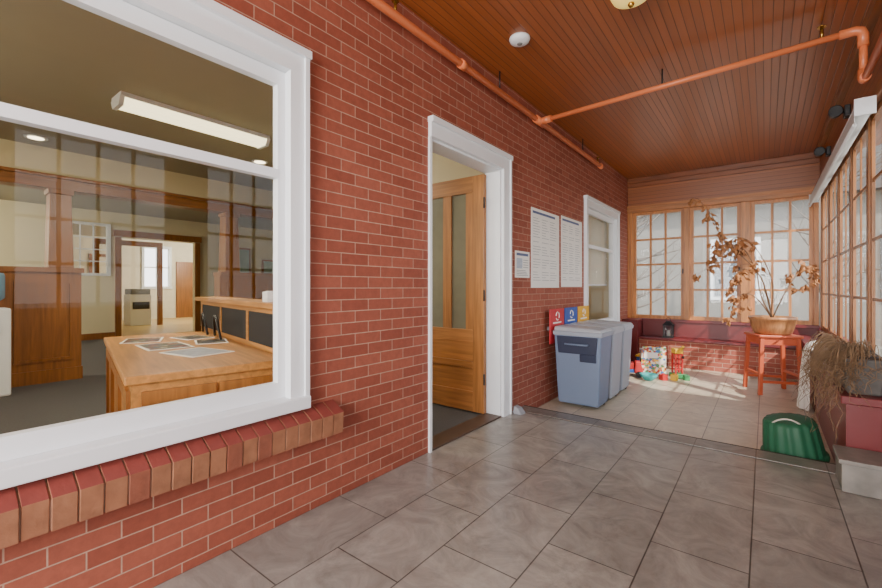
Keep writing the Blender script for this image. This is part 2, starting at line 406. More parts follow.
# ------------------------------------------------------------------ office behind the glass
struct(MB().box(-10,-.1,-3.2,8,-.15,0).build('floor_office', CARPET))
struct(MB().box(-10,-.1,-3.2,8,2.9,3.0).build('ceiling_office', OCEIL))
struct(MB().box(-10,-.1,-3.3,-3.2,0,2.9).build('wall_office_left', CREAM))
struct(MB().box(-4.0,-.1,3.56,3.68,0,2.9).build('wall_office_partition', CREAM))
struct(MB().box(-10,-2.6,7.9,8,0,2.9).box(-2.7,-2.6,3.68,7.9,0,2.9).box(-2.6,-.1,7.9,8,0,2.9).build('wall_office_right', CREAM))
mb = MB().box(-10.12,-10,-3.3,1.95,0,2.9).box(-10.12,-10,2.98,3.2,0,2.9).box(-10.12,-10,1.95,2.98,0,1.45).box(-10.12,-10,1.95,2.98,2.6,2.9).box(-10.12,-10,4.8,8,0,2.9).box(-10.12,-10,3.2,4.8,2.35,2.9)
struct(mb.build('wall_office_back', CREAM))
f = MB().box(-10.06,-9.97,1.93,2.0,1.43,2.62).box(-10.06,-9.97,2.93,3.0,1.43,2.62).box(-10.06,-9.97,2.0,2.93,1.43,1.49).box(-10.06,-9.97,2.0,2.93,2.56,2.62)
for k in (1,2,3): f.box(-10.05,-10.02,2.0+.2325*k-.012,2.0+.2325*k+.012,1.49,2.56).box(-10.05,-10.02,2.0,2.93,1.49+.2675*k-.012,1.49+.2675*k+.012)
struct(f.build('window_20', WHITE), 'white gridded window added to the far office wall as a glass reflection')  # added window, stands in for bright panes mirrored in the big glass
struct(MB().box(-10,-9.96,3.08,3.2,0,2.34).box(-10,-9.96,4.8,4.92,0,2.34).box(-10,-9.95,3.05,4.95,2.35,2.5).build('trim_12', COLW, bevel=.004), 'brown door casing at the back of the office')
struct(MB().box(-9.98,-10,-3.2,3.08,0,.14).box(-9.98,-10,4.92,7.9,0,.14).build('baseboard_back', COLW))
struct(MB().box(-16,-10.12,1.5,8,-.15,0).build('floor_hall', HALLF))
struct(MB().box(-16,-10.12,1.5,8,2.9,3.0).build('ceiling_hall', OCEIL))
HP = plain('pale hall paint', RGB(228,221,200), .8)
struct(MB().box(-16.1,-16,1.5,5.5,0,2.9).box(-16.1,-16,6.3,8,0,2.9).box(-16.1,-16,5.5,6.3,0,1.2).box(-16.1,-16,5.5,6.3,2.6,2.9).box(-16,-10.12,8,8.1,0,2.9).box(-16,-10.12,1.4,1.5,0,2.9).build('wall_hall', HP))
struct(MB().box(-16,-15.94,5.42,5.5,1.1,2.7).box(-16,-15.94,6.3,6.38,1.1,2.7).box(-16,-15.94,5.5,6.3,2.6,2.7).box(-16,-15.92,5.4,6.4,1.1,1.2).box(-16.03,-16.0,5.88,5.92,1.2,2.6).box(-16.03,-16.0,5.5,6.3,1.88,1.92).build('window_21', WHITE), 'window added at the end of the hall as a bright reflection')  # added hall window, stands in for a bright reflection in the glass
struct(MB().box(-16,-15.95,6.55,7.4,0,2.15).box(-16,-15.95,4.72,4.82,0,2.2).box(-16,-15.95,3.92,4.02,0,2.2).box(-16,-15.95,3.92,4.82,2.2,2.3).build('trim_13', COLW), 'brown door casings in the hall')
struct(MB().box(-13.1,-13.0,4.95,5.08,0,2.4).box(-13.1,-13.0,3.4,3.5,0,2.4).box(-13.1,-13.0,3.4,5.08,2.4,2.55).build('trim_19', COLW), 'brown cased opening halfway down the hall')
# knee walls with panels, columns and beam
kw = MB()
for a, b in ((-3.2,1.46),(3.2,7.88)):
    kw.box(-5.3,-5.1,a,b,.16,1.36).box(-5.34,-5.06,a,b+.02,1.36,1.42).box(-5.32,-5.08,a,b+.01,0,.16)
    yy = b-.62 if a < 0 else a+.1
    for k in range(4):
        q = yy-.72*k if a < 0 else yy+.72*k
        kw.box(-5.115,-5.085,q,q+.54,.26,.3).box(-5.115,-5.085,q,q+.54,1.22,1.26).box(-5.115,-5.085,q,q+.04,.3,1.22).box(-5.115,-5.085,q+.5,q+.54,.3,1.22)
struct(kw.build('wall_office_knee', COLW))
for yc, nm in ((1.26,'trim_14'),(3.4,'trim_15')):
    m_ = MB(); m_.taper(-5.2,yc,1.42,2.34,.245,.245,.205,.205).taper(-5.2,yc,2.34,2.4,.24,.24,.25,.25)
    struct(m_.build(nm, COLW, bevel=.004), 'oak column on the panelled half wall')
struct(MB().box(-5.32,-5.08,-3.2,7.88,2.4,2.53).box(-5.35,-5.05,-3.2,7.88,2.53,2.57).build('trim_16', wood('brown oak beam', RGB(142,90,40), 1, con=.3), bevel=.004), 'oak beam across the office')
struct(MB().box(-5.28,-5.12,-3.2,7.88,2.57,2.9).build('wall_office_over_beam', CREAM))

# fluorescent fixture
LENS = plain('fluorescent lens', (1,.88,.52,1), .4, var=.01, emit=2.6)
t = thing('fluorescent_light', 'long fluorescent light with glowing lens on the office ceiling', 'ceiling light', (-2.7,1.9,2.9))
MB().box(-2.83,-2.57,1.2,2.6,2.86,2.9).build('housing', WHITE, t)
MB().prism([(-2.82,2.86),(-2.78,2.80),(-2.62,2.80),(-2.58,2.86)],'y',1.23,2.57).build('lens', LENS, t)
for a in (1.195,2.57): MB().prism([(-2.835,2.865),(-2.79,2.79),(-2.61,2.79),(-2.565,2.865)],'y',a,a+.035).build('end_cap', WHITE, t)
CAN = plain('lamp glow', (1,.82,.5,1), .5, var=.01, emit=6)
for i, (x, y_, lab) in enumerate(((-4.75,.98,'round recessed downlight in the office ceiling left of the long fluorescent light'),(-3.6,3.05,'round recessed downlight in the office ceiling below the end of the long fluorescent light'),(-7.6,1.62,'small recessed downlight in the back part of the office ceiling, above the column'))):
    t = thing('recessed_light', lab, 'ceiling light', (x,y_,2.9))
    MB().lathe([(.075,-.006),(.095,-.012),(.105,-.004),(.105,0)],(x,y_,2.9)).build('trim_ring', WHITE, t)
    MB().lathe([(.074,-.004),(.07,-.010),(.02,-.012)],(x,y_,2.9)).build('bulb', CAN, t)

# desk
desk = thing('reception_desk', 'light oak reception desk with raised dark panelled back behind the big window', 'desk', (0,0,0))
MB().box(-.03,2.1,-.76,.03,.70,.745).build('desktop', DESKW, desk, bevel=.006)
MB().box(0,2.07,-.75,0,.0,.70).build('body', DESKW, desk)
b = MB()
for a0, a1 in ((.05,.68),(.70,1.36),(1.38,2.02)):
    b.box(a0,a1,0,.018,.06,.12).box(a0,a1,0,.018,.60,.66).box(a0,a0+.06,0,.018,.12,.60).box(a1-.06,a1,0,.018,.12,.60)
for a0, a1 in ((-.37,-.04),(-.72,-.39)):
    b.box(-.018,0,a0,a1,.06,.12).box(-.018,0,a0,a1,.60,.66).box(-.018,0,a0,a0+.06,.12,.60).box(-.018,0,a1-.06,a1,.12,.60)
b.build('panel_frame', wood('darker oak rail', RGB(168,112,54), 2, con=.3), desk)
b = MB().box(.02,2.4,-.90,-.77,.0,.775).box(.02,2.4,-.90,-.77,1.0,1.04).box(-.02,2.42,-.95,-.72,1.04,1.075)
for q in (.02,.80,1.58,2.35): b.box(q,q+.05,-.90,-.77,.775,1.0)
b.build('raised_back', DESKW, desk)
DKP = plain('dark screen panel', RGB(26,28,30), .75)
for q in (.07,.85,1.63): MB().box(q,q+.73 if q<1.6 else q+.72,-.88,-.775,.775,1.0).build('dark_panel', DKP, desk)
RZ = math.atan2(.2,-.98)
desk.location = (-.55,.70,0); desk.rotation_euler = (0,0,RZ)
MD = Matrix.Translation((-.55,.70,0)) @ Matrix.Rotation(RZ,4,'Z')
def sheet2(name, lx, ly, w, h, rot, mt, label, cat, pr, t_=.004, z=.7455):
    c = MD @ Vector((lx,ly,z)); r_ = thing(name, label, cat, (0,0,0))
    MB().box(-w/2,w/2,-h/2,h/2,0,t_).build('sheet', mt, r_)
    MB().box(-w*.44,w*.44,-h*.44,h*.44,t_,t_+.001).build('printed_area', pr, r_)
    r_.location = c; r_.rotation_euler = (0,0,RZ+rot)
PRN = cells('colourful brochure print', [RGB(40,60,50),RGB(110,90,50),RGB(50,70,90),RGB(180,170,140),RGB(120,50,40)], 22)
PRN2 = cells('dark magazine print', [RGB(30,36,44),RGB(60,50,40),RGB(40,60,80),RGB(120,110,90)], 26)
sheet2('brochure', 1.10,-.28,.40,.28,.1, PAPER, 'colourful open brochure at the middle of the oak desk', 'brochure', PRN)
sheet2('brochure', 1.60,-.20,.34,.26,-.2, PAPER, 'colourful brochure toward the far end of the oak desk', 'brochure', PRN)
sheet2('magazine', 1.55,-.54,.30,.22,.3, PAPER, 'dark magazine near the cables on the oak desk', 'magazine', PRN2)
sheet2('magazine', 1.16,-.60,.28,.22,-.15, PAPER, 'dark magazine beside the raised back of the oak desk', 'magazine', PRN2)
sheet2('paper_sheet', .62,-.40,.38,.28,.35, PAPER, 'white printed sheet lying nearest the window on the oak desk', 'paper', plain('grey photo print', RGB(150,156,166), .5, var=.5, scale=20))
for q, lab in ((1.95,'black cable looping on the far half of the oak desk'),(1.5,'black cable looping on the near half of the oak desk')):
    o = MB().tube([MD @ Vector(v) for v in bez((q,-.70,.760),(q-.25,-.62,1.12),(q-.38,-.66,.760),14)],.010,6).build('cable', BLACK); tag(o, lab, 'cable')
o = MB().box(-.05,.05,-.06,.06,0,.07).box(-.035,.035,-.045,.045,.07,.075).build('tissue_box', PAPER); o.location = MD @ Vector((.42,-.83,1.0755)); o.rotation_euler = (0,0,RZ)
tag(o, 'small white box on top of the raised desk back', 'box')
o = MB().box(-.1,.1,-.05,.05,0,.055).box(-.08,.08,-.052,-.05,.01,.045).build('card_box', plain('blue card', RGB(70,130,190), .5)); o.location = MD @ Vector((.16,-.83,1.0755)); o.rotation_euler = (0,0,RZ)
tag(o, 'small blue box on top of the raised desk back nearest the window', 'box')
# copier in the hall
t = thing('copier', 'white office copier standing in the bright hall beyond the office', 'copier', (-13.45,4.58,0))
MB().box(-13.85,-13.25,4.3,4.86,.0,.95).build('body', WHITE, t, bevel=.02)
MB().box(-13.83,-13.27,4.32,4.84,.95,1.12).build('scanner_lid', plain('grey plastic', RGB(120,122,126), .5), t, bevel=.02)
MB().box(-13.25,-13.24,4.36,4.8,.5,.72).build('paper_tray', BLACK, t)
wy = .60
t = thing('water_cooler', 'white water cooler in front of the panelled half wall at the left edge', 'water cooler', (-4.72,wy,0))
MB().box(-4.88,-4.56,wy-.16,wy+.16,.0,.95).build('body', WHITE, t, bevel=.02)
MB().lathe([(.05,.95),(.06,1.0),(.13,1.06),(.13,1.3),(.12,1.33),(.02,1.34)],(-4.72,wy,0)).build('bottle', plain('blue bottle', RGB(120,160,190), .2), t)
for a in (wy-.06,wy+.02): MB().box(-4.56,-4.52,a,a+.04,.7,.76).build('tap', BLACK, t)
for (yy, zz, w, h, lab) in ((6.0,1.9,.6,.8,'framed green picture on the far office wall right of the doorway and column'),(6.9,1.75,.5,.5,'second framed picture from the doorway on the far office wall')):
    t = thing('framed_picture', lab, 'picture', (-9.99,yy,zz))
    MB().box(-9.998,-9.96,yy-w/2,yy+w/2,zz-h/2,zz+h/2).build('frame', COLW, t)
    MB().box(-9.96,-9.955,yy-w/2+.05,yy+w/2-.05,zz-h/2+.05,zz+h/2-.05).build('print', plain('green print', RGB(140,160,140), .5, var=.5, scale=4), t)

# window shade behind the far white window
t = thing('window_blind','cream roller blind half lowered behind the far white window','blind',(-.155,6.35,1.2))
MB().box(-.16,-.15,5.62,7.08,1.22,2.28).build('fabric', plain('cream shade', RGB(205,200,180), .8), t)
MB().cyl((-.155,5.62,1.21),(-.155,7.08,1.21),.014,n=10).build('bottom_bar', WHITE, t)

# ------------------------------------------------------------------ porch fixtures
pr = thing('sprinkler_pipe', 'orange painted sprinkler pipe along the brick wall and across the ceiling', 'pipe', (.07,4.02,2.87))
zp = 2.87; zr = 2.935; cy_ = 4.02
MB().cyl((.075,-3.0,zp),(.075,6.0,zp),.027).build('main_pipe', PIPE, pr)
MB().cyl((.075,cy_,zp),(2.39,cy_,zr),.022).build('cross_pipe', PIPE, pr)
MB().cyl((2.43,cy_,zr-.03),(2.43,cy_,2.60),.022).build('drop_pipe', PIPE, pr)
MB().cyl((2.43,cy_-.02,2.58),(2.43,-1,2.58),.022).build('side_pipe', PIPE, pr)
MB().cyl((.075,cy_-.1,zp),(.075,cy_+.1,zp),.037).cyl((.075,cy_,zp),(.2,cy_,zp+.003),.034).build('tee', PIPE, pr)
MB().tube([(2.31,cy_,zr-.002),(2.39,cy_,zr),(2.42,cy_,zr-.012),(2.43,cy_,zr-.04),(2.43,cy_,zr-.12)],.030,12).build('elbow', PIPE, pr)
MB().tube([(2.43,cy_,2.66),(2.43,cy_,2.60),(2.43,cy_-.02,2.585),(2.43,cy_-.09,2.58)],.030,12).build('elbow', PIPE, pr)
for a in (5.99,2.6): MB().cyl((.075,a,zp),(.075,a+.07,zp),.035).build('coupling', PIPE, pr)
for (x, y_, zz) in ((.075,1.9,zp),(2.22,cy_,zr),(.075,5.9,zp)):
    MB().cyl((x,y_,zz),(x,y_,zz+.09),.010,n=10).cyl((x,y_,zz+.09),(x,y_,zz+.095),.026,n=14).build('sprinkler_head', BRASS, pr)
for (x, y_) in ((.075,.6),(.075,3.2),(.075,5.3),(1.2,cy_)):
    MB().tube([(x,y_,CZ),(x,y_,zp+.03)],.006,8).build('hanger', BLACK, pr)
t = thing('smoke_detector', 'white round smoke detector on the wooden ceiling', 'smoke detector', (.44,2.86,CZ))
MB().lathe([(.075,0),(.078,-.012),(.070,-.03),(.05,-.042),(.02,-.046)],(.44,2.86,CZ)).build('body', WHITE, t)
MB().lathe([(.022,-.044),(.018,-.05),(.004,-.051)],(.44,2.86,CZ)).build('sensor', plain('grey sensor', RGB(120,120,118), .5), t)
t = thing('ceiling_light', 'round brass ceiling light with glowing yellow glass on the wooden ceiling', 'ceiling light', (1.25,2.75,CZ))
MB().lathe([(.13,0),(.135,-.02),(.125,-.035)],(1.25,2.75,CZ)).build('base', BRASS, t)
MB().lathe([(.12,-.035),(.125,-.06),(.105,-.10),(.06,-.125),(.015,-.132)],(1.25,2.75,CZ)).build('glass_shade', plain('yellow glass', RGB(236,206,110), .3, emit=.8), t)
MB().lathe([(.016,-.13),(.02,-.14),(.012,-.155),(.003,-.16)],(1.25,2.75,CZ)).build('finial', BRASS, t)
# roller blind on right wall
t = thing('roller_blind', 'grey white rolled-up blind along the top of the right windows', 'blind', (2.43,6.0,2.42))
MB().cyl((2.435,4.0,2.40),(2.435,7.70,2.40),.050).build('roll', ROLL, t)
MB().box(2.385,2.389,4.02,7.68,2.29,2.40).cyl((2.387,4.02,2.29),(2.387,7.68,2.29),.012,n=10).build('shade', ROLL, t)
for y_ in (3.98,7.70): MB().box(2.38,2.487,y_,y_+.015,2.34,2.455).build('bracket', WHITE, t)
def spot(y_, label):
    t = thing('spotlight', label, 'spotlight', (2.5,y_,2.74), 'black wall spotlights')
    MB().box(2.46,2.5,y_-.05,y_+.05,2.70,2.80).build('mount', BLACK, t, bevel=.006)
    MB().tube([(2.46,y_,2.75),(2.40,y_,2.75)],.012,8).build('arm', BLACK, t)
    MB().lathe([(.03,.0),(.042,-.03),(.05,-.10),(.05,-.12),(.04,-.115)],(2.40,y_+.04,2.75),n=18,axis='y').build('lamp_head', BLACK, t)
spot(5.2,'black spotlight above the right windows, nearer one'); spot(6.6,'black spotlight above the right windows, nearer the far corner')

# posters
def poster(y0,y1,z0,z1,label,seed):
    rnd = random.Random(seed)
    t = thing('poster', label, 'poster', (0,(y0+y1)/2,z0))
    MB().box(.001,.006,y0,y1,z0,z1).build('sheet', PAPER, t)
    MB().box(.006,.0075,y0+.03,y1-.12,z1-.055,z1-.03).build('heading', NAVY, t)
    q = MB(); z = z1-.10; w = y1-y0
    while z > z0+.06:
        for c in range(3):
            a = y0+.04+(w-.08)*c/3
            q.box(.006,.007,a,a+(w/3-.05)*rnd.uniform(.5,1),z-.004,z)
        z -= .028 if rnd.random() < .85 else .05
    q.build('print', INK, t)
poster(3.97,4.70,1.17,2.0,'large white poster on the brick wall, nearer the door',3)
poster(4.77,5.47,1.18,2.02,'large white poster on the brick wall, nearer the far window',4)
t = thing('notice', 'small white notice on the brick wall between the door casing and the large posters', 'notice', (0,3.77,1.27))
MB().box(.001,.004,3.62,3.93,1.27,1.53).build('sheet', PAPER, t)
MB().box(.004,.005,3.65,3.90,1.485,1.51).build('heading', NAVY, t)
MB().box(.004,.005,3.65,3.77,1.36,1.46).build('picture', plain('pale blue picture', RGB(176,190,205), .6, var=.3, scale=25), t)
q = MB()
for k in range(4): q.box(.004,.005,3.65,3.90-.02*k,1.29+.016*k,1.295+.016*k)
for k in range(4): q.box(.004,.005,3.79,3.90,1.37+.024*k,1.375+.024*k)
q.build('print', INK, t)

# recycling sign boards held off the wall behind the bins
BIND0 = plain('grey bracket', RGB(120,122,126), .5)
def rsign(y0, z0, c, label):
    t = thing('bin_sign', label, 'sign', (.0,y0+.2,z0))
    MB().box(.055,.068,y0,y0+.40,z0,.935).build('board', plain('sign '+label[:6], c, .45, var=.04), t, bevel=.004)
    for a in (.08,.28): MB().box(0,.055,y0+a,y0+a+.03,.70,.74).build('bracket', BIND0, t)
    q = MB(); cy, cz = y0+.2, .855
    for k in range(3):
        a = 2*PI*k/3+PI/2
        q.tube([Vector((.0695, cy+.045*math.cos(a+d_), cz+.045*math.sin(a+d_))) for d_ in (0,.5,1.0,1.5)],.006,4)
    q.box(.068,.0695,y0+.08,y0+.31,.775,.79)
    q.build('symbol', PAPER, t)
rsign(4.30,.56,RGB(190,36,46),'red recycling sign board behind the nearest bin')
rsign(4.73,.62,RGB(26,76,160),'blue recycling sign board behind the middle bin')
rsign(5.16,.62,RGB(226,170,16),'yellow recycling sign board behind the farthest bin')

# bins
BINB = plain('blue grey bin plastic', RGB(112,128,154), .45, var=.04)
BINP = plain('pale grey bin plastic', RGB(154,162,175), .45, var=.04)
BINL = plain('pale grey bin lid', RGB(172,178,186), .4, var=.04)
BIND = plain('navy bin trim', RGB(42,50,74), .45, var=.05)
def make_bin(yc, body, rim, label):
    t = thing('recycling_bin',label,'bin',(0,0,0),'grey recycling bins by the brick wall')
    b = MB(); b.taper(0,0,.03,.77,.43,.34,.50,.39)
    b.build('body', body, t, bevel=.02)
    b = MB(); b.taper(0,0,.755,.80,.515,.40,.525,.405); b.build('rim', rim, t, bevel=.008)
    b = MB(); b.hexa([(-.25,-.20,.80),(.262,-.20,.80),(.262,.20,.80),(-.25,.20,.80),(-.25,-.18,.85),(.24,-.18,.83),(.24,.18,.83),(-.25,.18,.85)])
    b.build('lid', BINL, t, bevel=.014)
    b = MB(); b.hexa([(-.2,-.199,.57),(.2,-.199,.57),(.2,-.17,.57),(-.2,-.17,.57),(-.215,-.208,.75),(.215,-.208,.75),(.215,-.18,.75),(-.215,-.18,.75)])
    b.hexa([(.03,-.195,.49),(.2,-.195,.49),(.2,-.17,.49),(.03,-.17,.49),(.03,-.200,.57),(.2,-.200,.57),(.2,-.17,.57),(.03,-.17,.57)])
    b.build('handle_panel', BIND, t, bevel=.006)
    MB().tube([(-.12,-.20,.67),(-.12,-.224,.67),(.12,-.224,.67),(.12,-.20,.67)],.010,8).build('handle', body, t)
    for s in (-1,1): MB().cyl((s*.19,.12,.035),(s*.14,.12,.035),.035).build('wheel', BLACK, t)
    t.location = (.336,yc,LOW)
make_bin(4.55,BINB,BINP,'blue grey recycling bin nearest the open door')
make_bin(4.998,BINP,BINL,'pale grey recycling bin in the middle of the row of three')
make_bin(5.446,BINP,BINL,'pale grey recycling bin farthest from the open door')
o = MB().hexa([(0,0,0),(.09,0,0),(.09,.1,0),(0,.1,0),(.0,.01,.07),(.05,.01,.055),(.05,.09,.055),(0,.09,.07)]).build('door_stop', plain('grey stone', RGB(150,152,158), .7), bevel=.01)
o.location = (.045,3.495,0); tag(o,'small grey block on the floor at the foot of the brick wall beside the door','doorstop')

# ------------------------------------------------------------------ benches
t = thing('bench','maroon built-in bench under the far windows with brick base','bench',(1.2,7.6,.33))
MB().box(.245,2.26,7.52,L-.03,LOW,.325).build('brick_base', BRICKLOW, t)
MB().box(.245,2.27,7.47,L-.03,.325,.36).build('seat', MAROON, t, bevel=.008)
MB().box(.245,2.27,L-.03,L-.002,.36,.60).build('backrest', MAROON, t, bevel=.004)
MB().box(.02,.24,7.44,L-.002,LOW,.60).box(.0,.245,7.42,L-.052,.60,.64).build('end_panel', MAROON, t, bevel=.008)
t = thing('bench','maroon painted box bench along the right windows holding the planter','bench',(2.4,5.5,LOW))
MB().box(2.30,W-.002,3.62,7.78,LOW,.45).build('body', MAROON, t)
MB().box(2.275,W-.001,3.60,7.78,.45,.50).build('top_board', MAROON, t, bevel=.006)
t = thing('plinth','low grey tile-clad block in front of the maroon box bench','plinth',(2.4,3.5,0))
STONE = plain('grey stone tile', RGB(122,118,112), .5, var=.65, scale=9)
MB().box(2.25,2.497,3.32,3.597,.004,.165).build('body', STONE, t)
MB().box(2.235,2.498,3.305,3.597,.165,.19).build('cap', STONE, t, bevel=.004)

# planter with dried hanging vines
t = thing('planter','dark grey trough planter spilling dried brown vines on the maroon box bench','planter',(2.39,4.05,.5))
b = MB(); b.taper(2.393,4.02,.5,.73,.16,.64,.196,.76); b.build('trough', plain('dark stone trough', RGB(92,89,86), .8, var=.35, scale=20, bump=.5), t, bevel=.015)
MB().box(2.31,2.475,3.66,4.38,.73,.742).build('soil', plain('soil', RGB(58,44,34), .95, var=.4, scale=40), t)
b = MB(); rnd = random.Random(5)
for k in range(230):
    side = rnd.random(); y_ = rnd.uniform(3.68,4.38)
    if side < .6: x_ = 2.32; dx_, dy_ = -rnd.uniform(.04,.19), rnd.uniform(-.22,.16); drop = rnd.uniform(.10,.60)*rnd.uniform(.4,1)
    else: x_ = rnd.uniform(2.31,2.45); y_ = 3.74; dx_, dy_ = rnd.uniform(-.18,.02), -rnd.uniform(.04,.18); drop = rnd.uniform(.05,.38)*rnd.uniform(.4,1)
    p0 = Vector((x_,y_,.735)); up = rnd.uniform(.01,.16)
    pts = bez(p0, p0+Vector((dx_*.6,dy_*.6,up*1.6)), p0+Vector((dx_,dy_,-drop*.35)),6)
    e = pts[-1]
    for q in range(1,8):
        e = e+Vector((rnd.uniform(-.032,.030),rnd.uniform(-.036,.036),-drop*.65/7+rnd.uniform(-.015,.015))); pts.append(e)
    pts = [Vector((min(q.x,2.47),q.y,max(q.z,.012))) for q in pts]
    b.tube(pts,.0028,3,0,.0012)
o = b.build('dried_vines', plain('dried vine', RGB(124,98,72), .8, var=.5, scale=14), t); o['kind'] = 'stuff'

# green tub, upside down
gx, gy = 2.07, 4.05
t = thing('garden_tub','dark green ribbed tub with slanted top on the floor by the planter bench','garden tub',(0,0,0))
b = MB(); b.lathe([(.180,.02),(.178,.04),(.166,.15),(.154,.25),(.142,.272),(.10,.276),(.01,.276)],n=128,rib=lambda a:1+.024*math.cos(16*a))
b.build('shell', plain('dull green plastic', RGB(34,92,64), .6, var=.2), t)
MB().lathe([(.17,0),(.197,0),(.2,.012),(.197,.03),(.17,.032)],n=48).build('rim', plain('green rim', RGB(40,100,70), .6), t)
MB().tube(bez((-.12,-.06,.27),(-.06,-.14,.355),(.03,-.11,.27),12),.006,8).build('rope_handle', plain('white rope', RGB(210,205,190), .8), t)
t.location = (gx,gy,LOW+.028); t.rotation_euler = (math.radians(3),math.radians(-8),.3)

# stool with potted plant
SX, SY = 1.97, 6.5
REDW = plain('orange red stool paint', RGB(186,84,50), .45, var=.1)
t = thing('plant_stand','orange red wooden stool holding the dried potted plant','stool',(0,0,0))
MB().box(-.22,.22,-.22,.22,.675,.705).build('seat', REDW, t, bevel=.008)
for sx in (-1,1):
    for sy in (-1,1):
        MB().hexa([(sx*.21-.02,sy*.21-.02,0),(sx*.21+.02,sy*.21-.02,0),(sx*.21+.02,sy*.21+.02,0),(sx*.21-.02,sy*.21+.02,0),
                   (sx*.18-.02,sy*.18-.02,.675),(sx*.18+.02,sy*.18-.02,.675),(sx*.18+.02,sy*.18+.02,.675),(sx*.18-.02,sy*.18+.02,.675)]).build('leg', REDW, t, bevel=.003)
for s in (-1,1):
    MB().box(-.17,.17,s*.18-.01,s*.18+.01,.59,.675).build('apron', REDW, t); MB().box(s*.18-.01,s*.18+.01,-.17,.17,.59,.675).build('apron', REDW, t)
    MB().box(-.19,.19,s*.2-.011,s*.2+.011,.14,.17).build('stretcher', REDW, t); MB().box(s*.2-.011,s*.2+.011,-.19,.19,.22,.25).build('stretcher', REDW, t)
t.location = (SX,SY,LOW); t.rotation_euler = (0,0,math.radians(22))
PZ = LOW+.706
t = thing('potted_plant','dried brown leafy plant in a wide tan pot on the orange stool','potted plant',(SX,SY,PZ))
MB().lathe([(.17,0),(.19,.015),(.215,.10),(.226,.17),(.238,.175),(.238,.21),(.215,.21),(.20,.17),(.16,.15)],(SX,SY,PZ),n=40).build('pot', wood('brown wooden pot', RGB(176,122,78), 2, con=.35), t)
MB().lathe([(.205,.17),(.16,.185),(.03,.195)],(SX,SY,PZ),n=24).build('soil', plain('dry soil', RGB(80,60,44), .95, var=.4, scale=30), t)
rnd = random.Random(11); st = MB(); lf = MB()
def leaf(p, size):
    d = Vector((rnd.uniform(-.7,.7),rnd.uniform(-.7,.7),rnd.uniform(-1.4,-.1))).normalized(); s_ = d.orthogonal().normalized()
    s_ = Matrix.Rotation(rnd.uniform(0,2*PI),3,d) @ s_; nrm = d.cross(s_)
    m1 = p+d*size*.5+nrm*size*.18; c_ = p+d*size*.9+nrm*size*-.12
    l_ = p+d*size*.45+s_*size*.26; r_ = p+d*size*.45-s_*size*.26
    i = lf.add([p,l_,c_,m1,r_]); lf.face([i,i+1,i+3]); lf.face([i+1,i+2,i+3]); lf.face([i,i+3,i+4]); lf.face([i+3,i+2,i+4])
base_ = Vector((SX,SY,PZ+.185))
dirL = Vector((-.79,-.61,0))
stems = [([(0,0),(.08,.36),(.24,.60),(.42,.80),(.60,1.0),(.74,1.24),(.86,1.44)],3),
         ([(0,0),(.12,.28),(.20,.58),(.32,.82),(.50,.90),(.68,.80),(.76,.60)],4),
         ([(0,0),(.04,.30),(.14,.52),(.30,.60),(.46,.52),(.55,.34)],4),
         ([(0,0),(.12,.20),(.28,.30),(.44,.24),(.52,.06)],3),
         ([(.02,0),(.02,.4),(.14,.70),(.30,.92),(.46,.98),(.56,.86)],3),
         ([(0,0),(-.12,.30),(-.28,.54),(-.44,.64),(-.52,.44)],5)]
for wp, lv in stems:
    pts = spline([base_+dirL*a+Vector((rnd.uniform(-.03,.03),rnd.uniform(-.03,.03),h)) if h else base_+dirL*a for a, h in wp],4)
    pts = [Vector((min(q.x,2.40),q.y,q.z)) for q in pts]
    st.tube(pts,.008,6,0,.003)
    n_ = len(pts)
    for k in range(n_//3,n_):
        q = pts[k]
        if k % 3 == 0:
            tw = q+Vector((rnd.uniform(-.16,.08),rnd.uniform(-.16,.12),rnd.uniform(-.16,.04))); st.tube(bez(q,(q+tw)/2+Vector((0,0,.04)),tw,4),.0035,4,0,.0015)
            for _ in range(lv+1): leaf(tw+Vector((rnd.uniform(-.04,.03),rnd.uniform(-.04,.04),rnd.uniform(-.04,.03))), rnd.uniform(.07,.13))
        if k > n_*.5:
            for _ in range(lv-1): leaf(q+Vector((rnd.uniform(-.02,.02),rnd.uniform(-.02,.02),0)), rnd.uniform(.07,.12))
st.build('stems', plain('brown stem', RGB(116,84,58), .8), t)
lf.build('leaves', plain('dried leaf', RGB(160,106,62), .7, var=.45, scale=5), t, recalc=False)

# white cloth over right bench
c = MB(); prof = [(2.47,.515),(2.44,.56),(2.39,.60),(2.31,.62),(2.25,.59),(2.225,.53),(2.215,.42),(2.205,.30),(2.195,.15),(2.185,.0),(2.18,-.085)]
ny = 30; ids = []
for i, (x, z) in enumerate(prof):
    row = []
    for j in range(ny+1):
        v = j/ny; w = .15+.03*i/len(prof); yy = 5.84+(v-.5)*2*w
        f = math.sin(v*30+i*.3)*.012*(i/len(prof)) + math.sin(v*11)*.006
        edge = (abs(v-.5)*2)**3
        zz = z - (edge*.06 if z > .55 else 0)
        if i < 3 : zz = max(zz,.512)
        xx = x+f+edge*max(0,2.262-x)*.9
        row.append((min(xx,2.49), yy, zz))
    ids.append(c.add(row))
for i in range(len(prof)-1):
    for j in range(ny): c.face([ids[i]+j,ids[i]+j+1,ids[i+1]+j+1,ids[i+1]+j],0,True)
tag(c.build('white_cloth', plain('white cloth', RGB(232,228,220), .85, var=.05)),'white cloth draped over the right bench beside the orange stool','cloth')

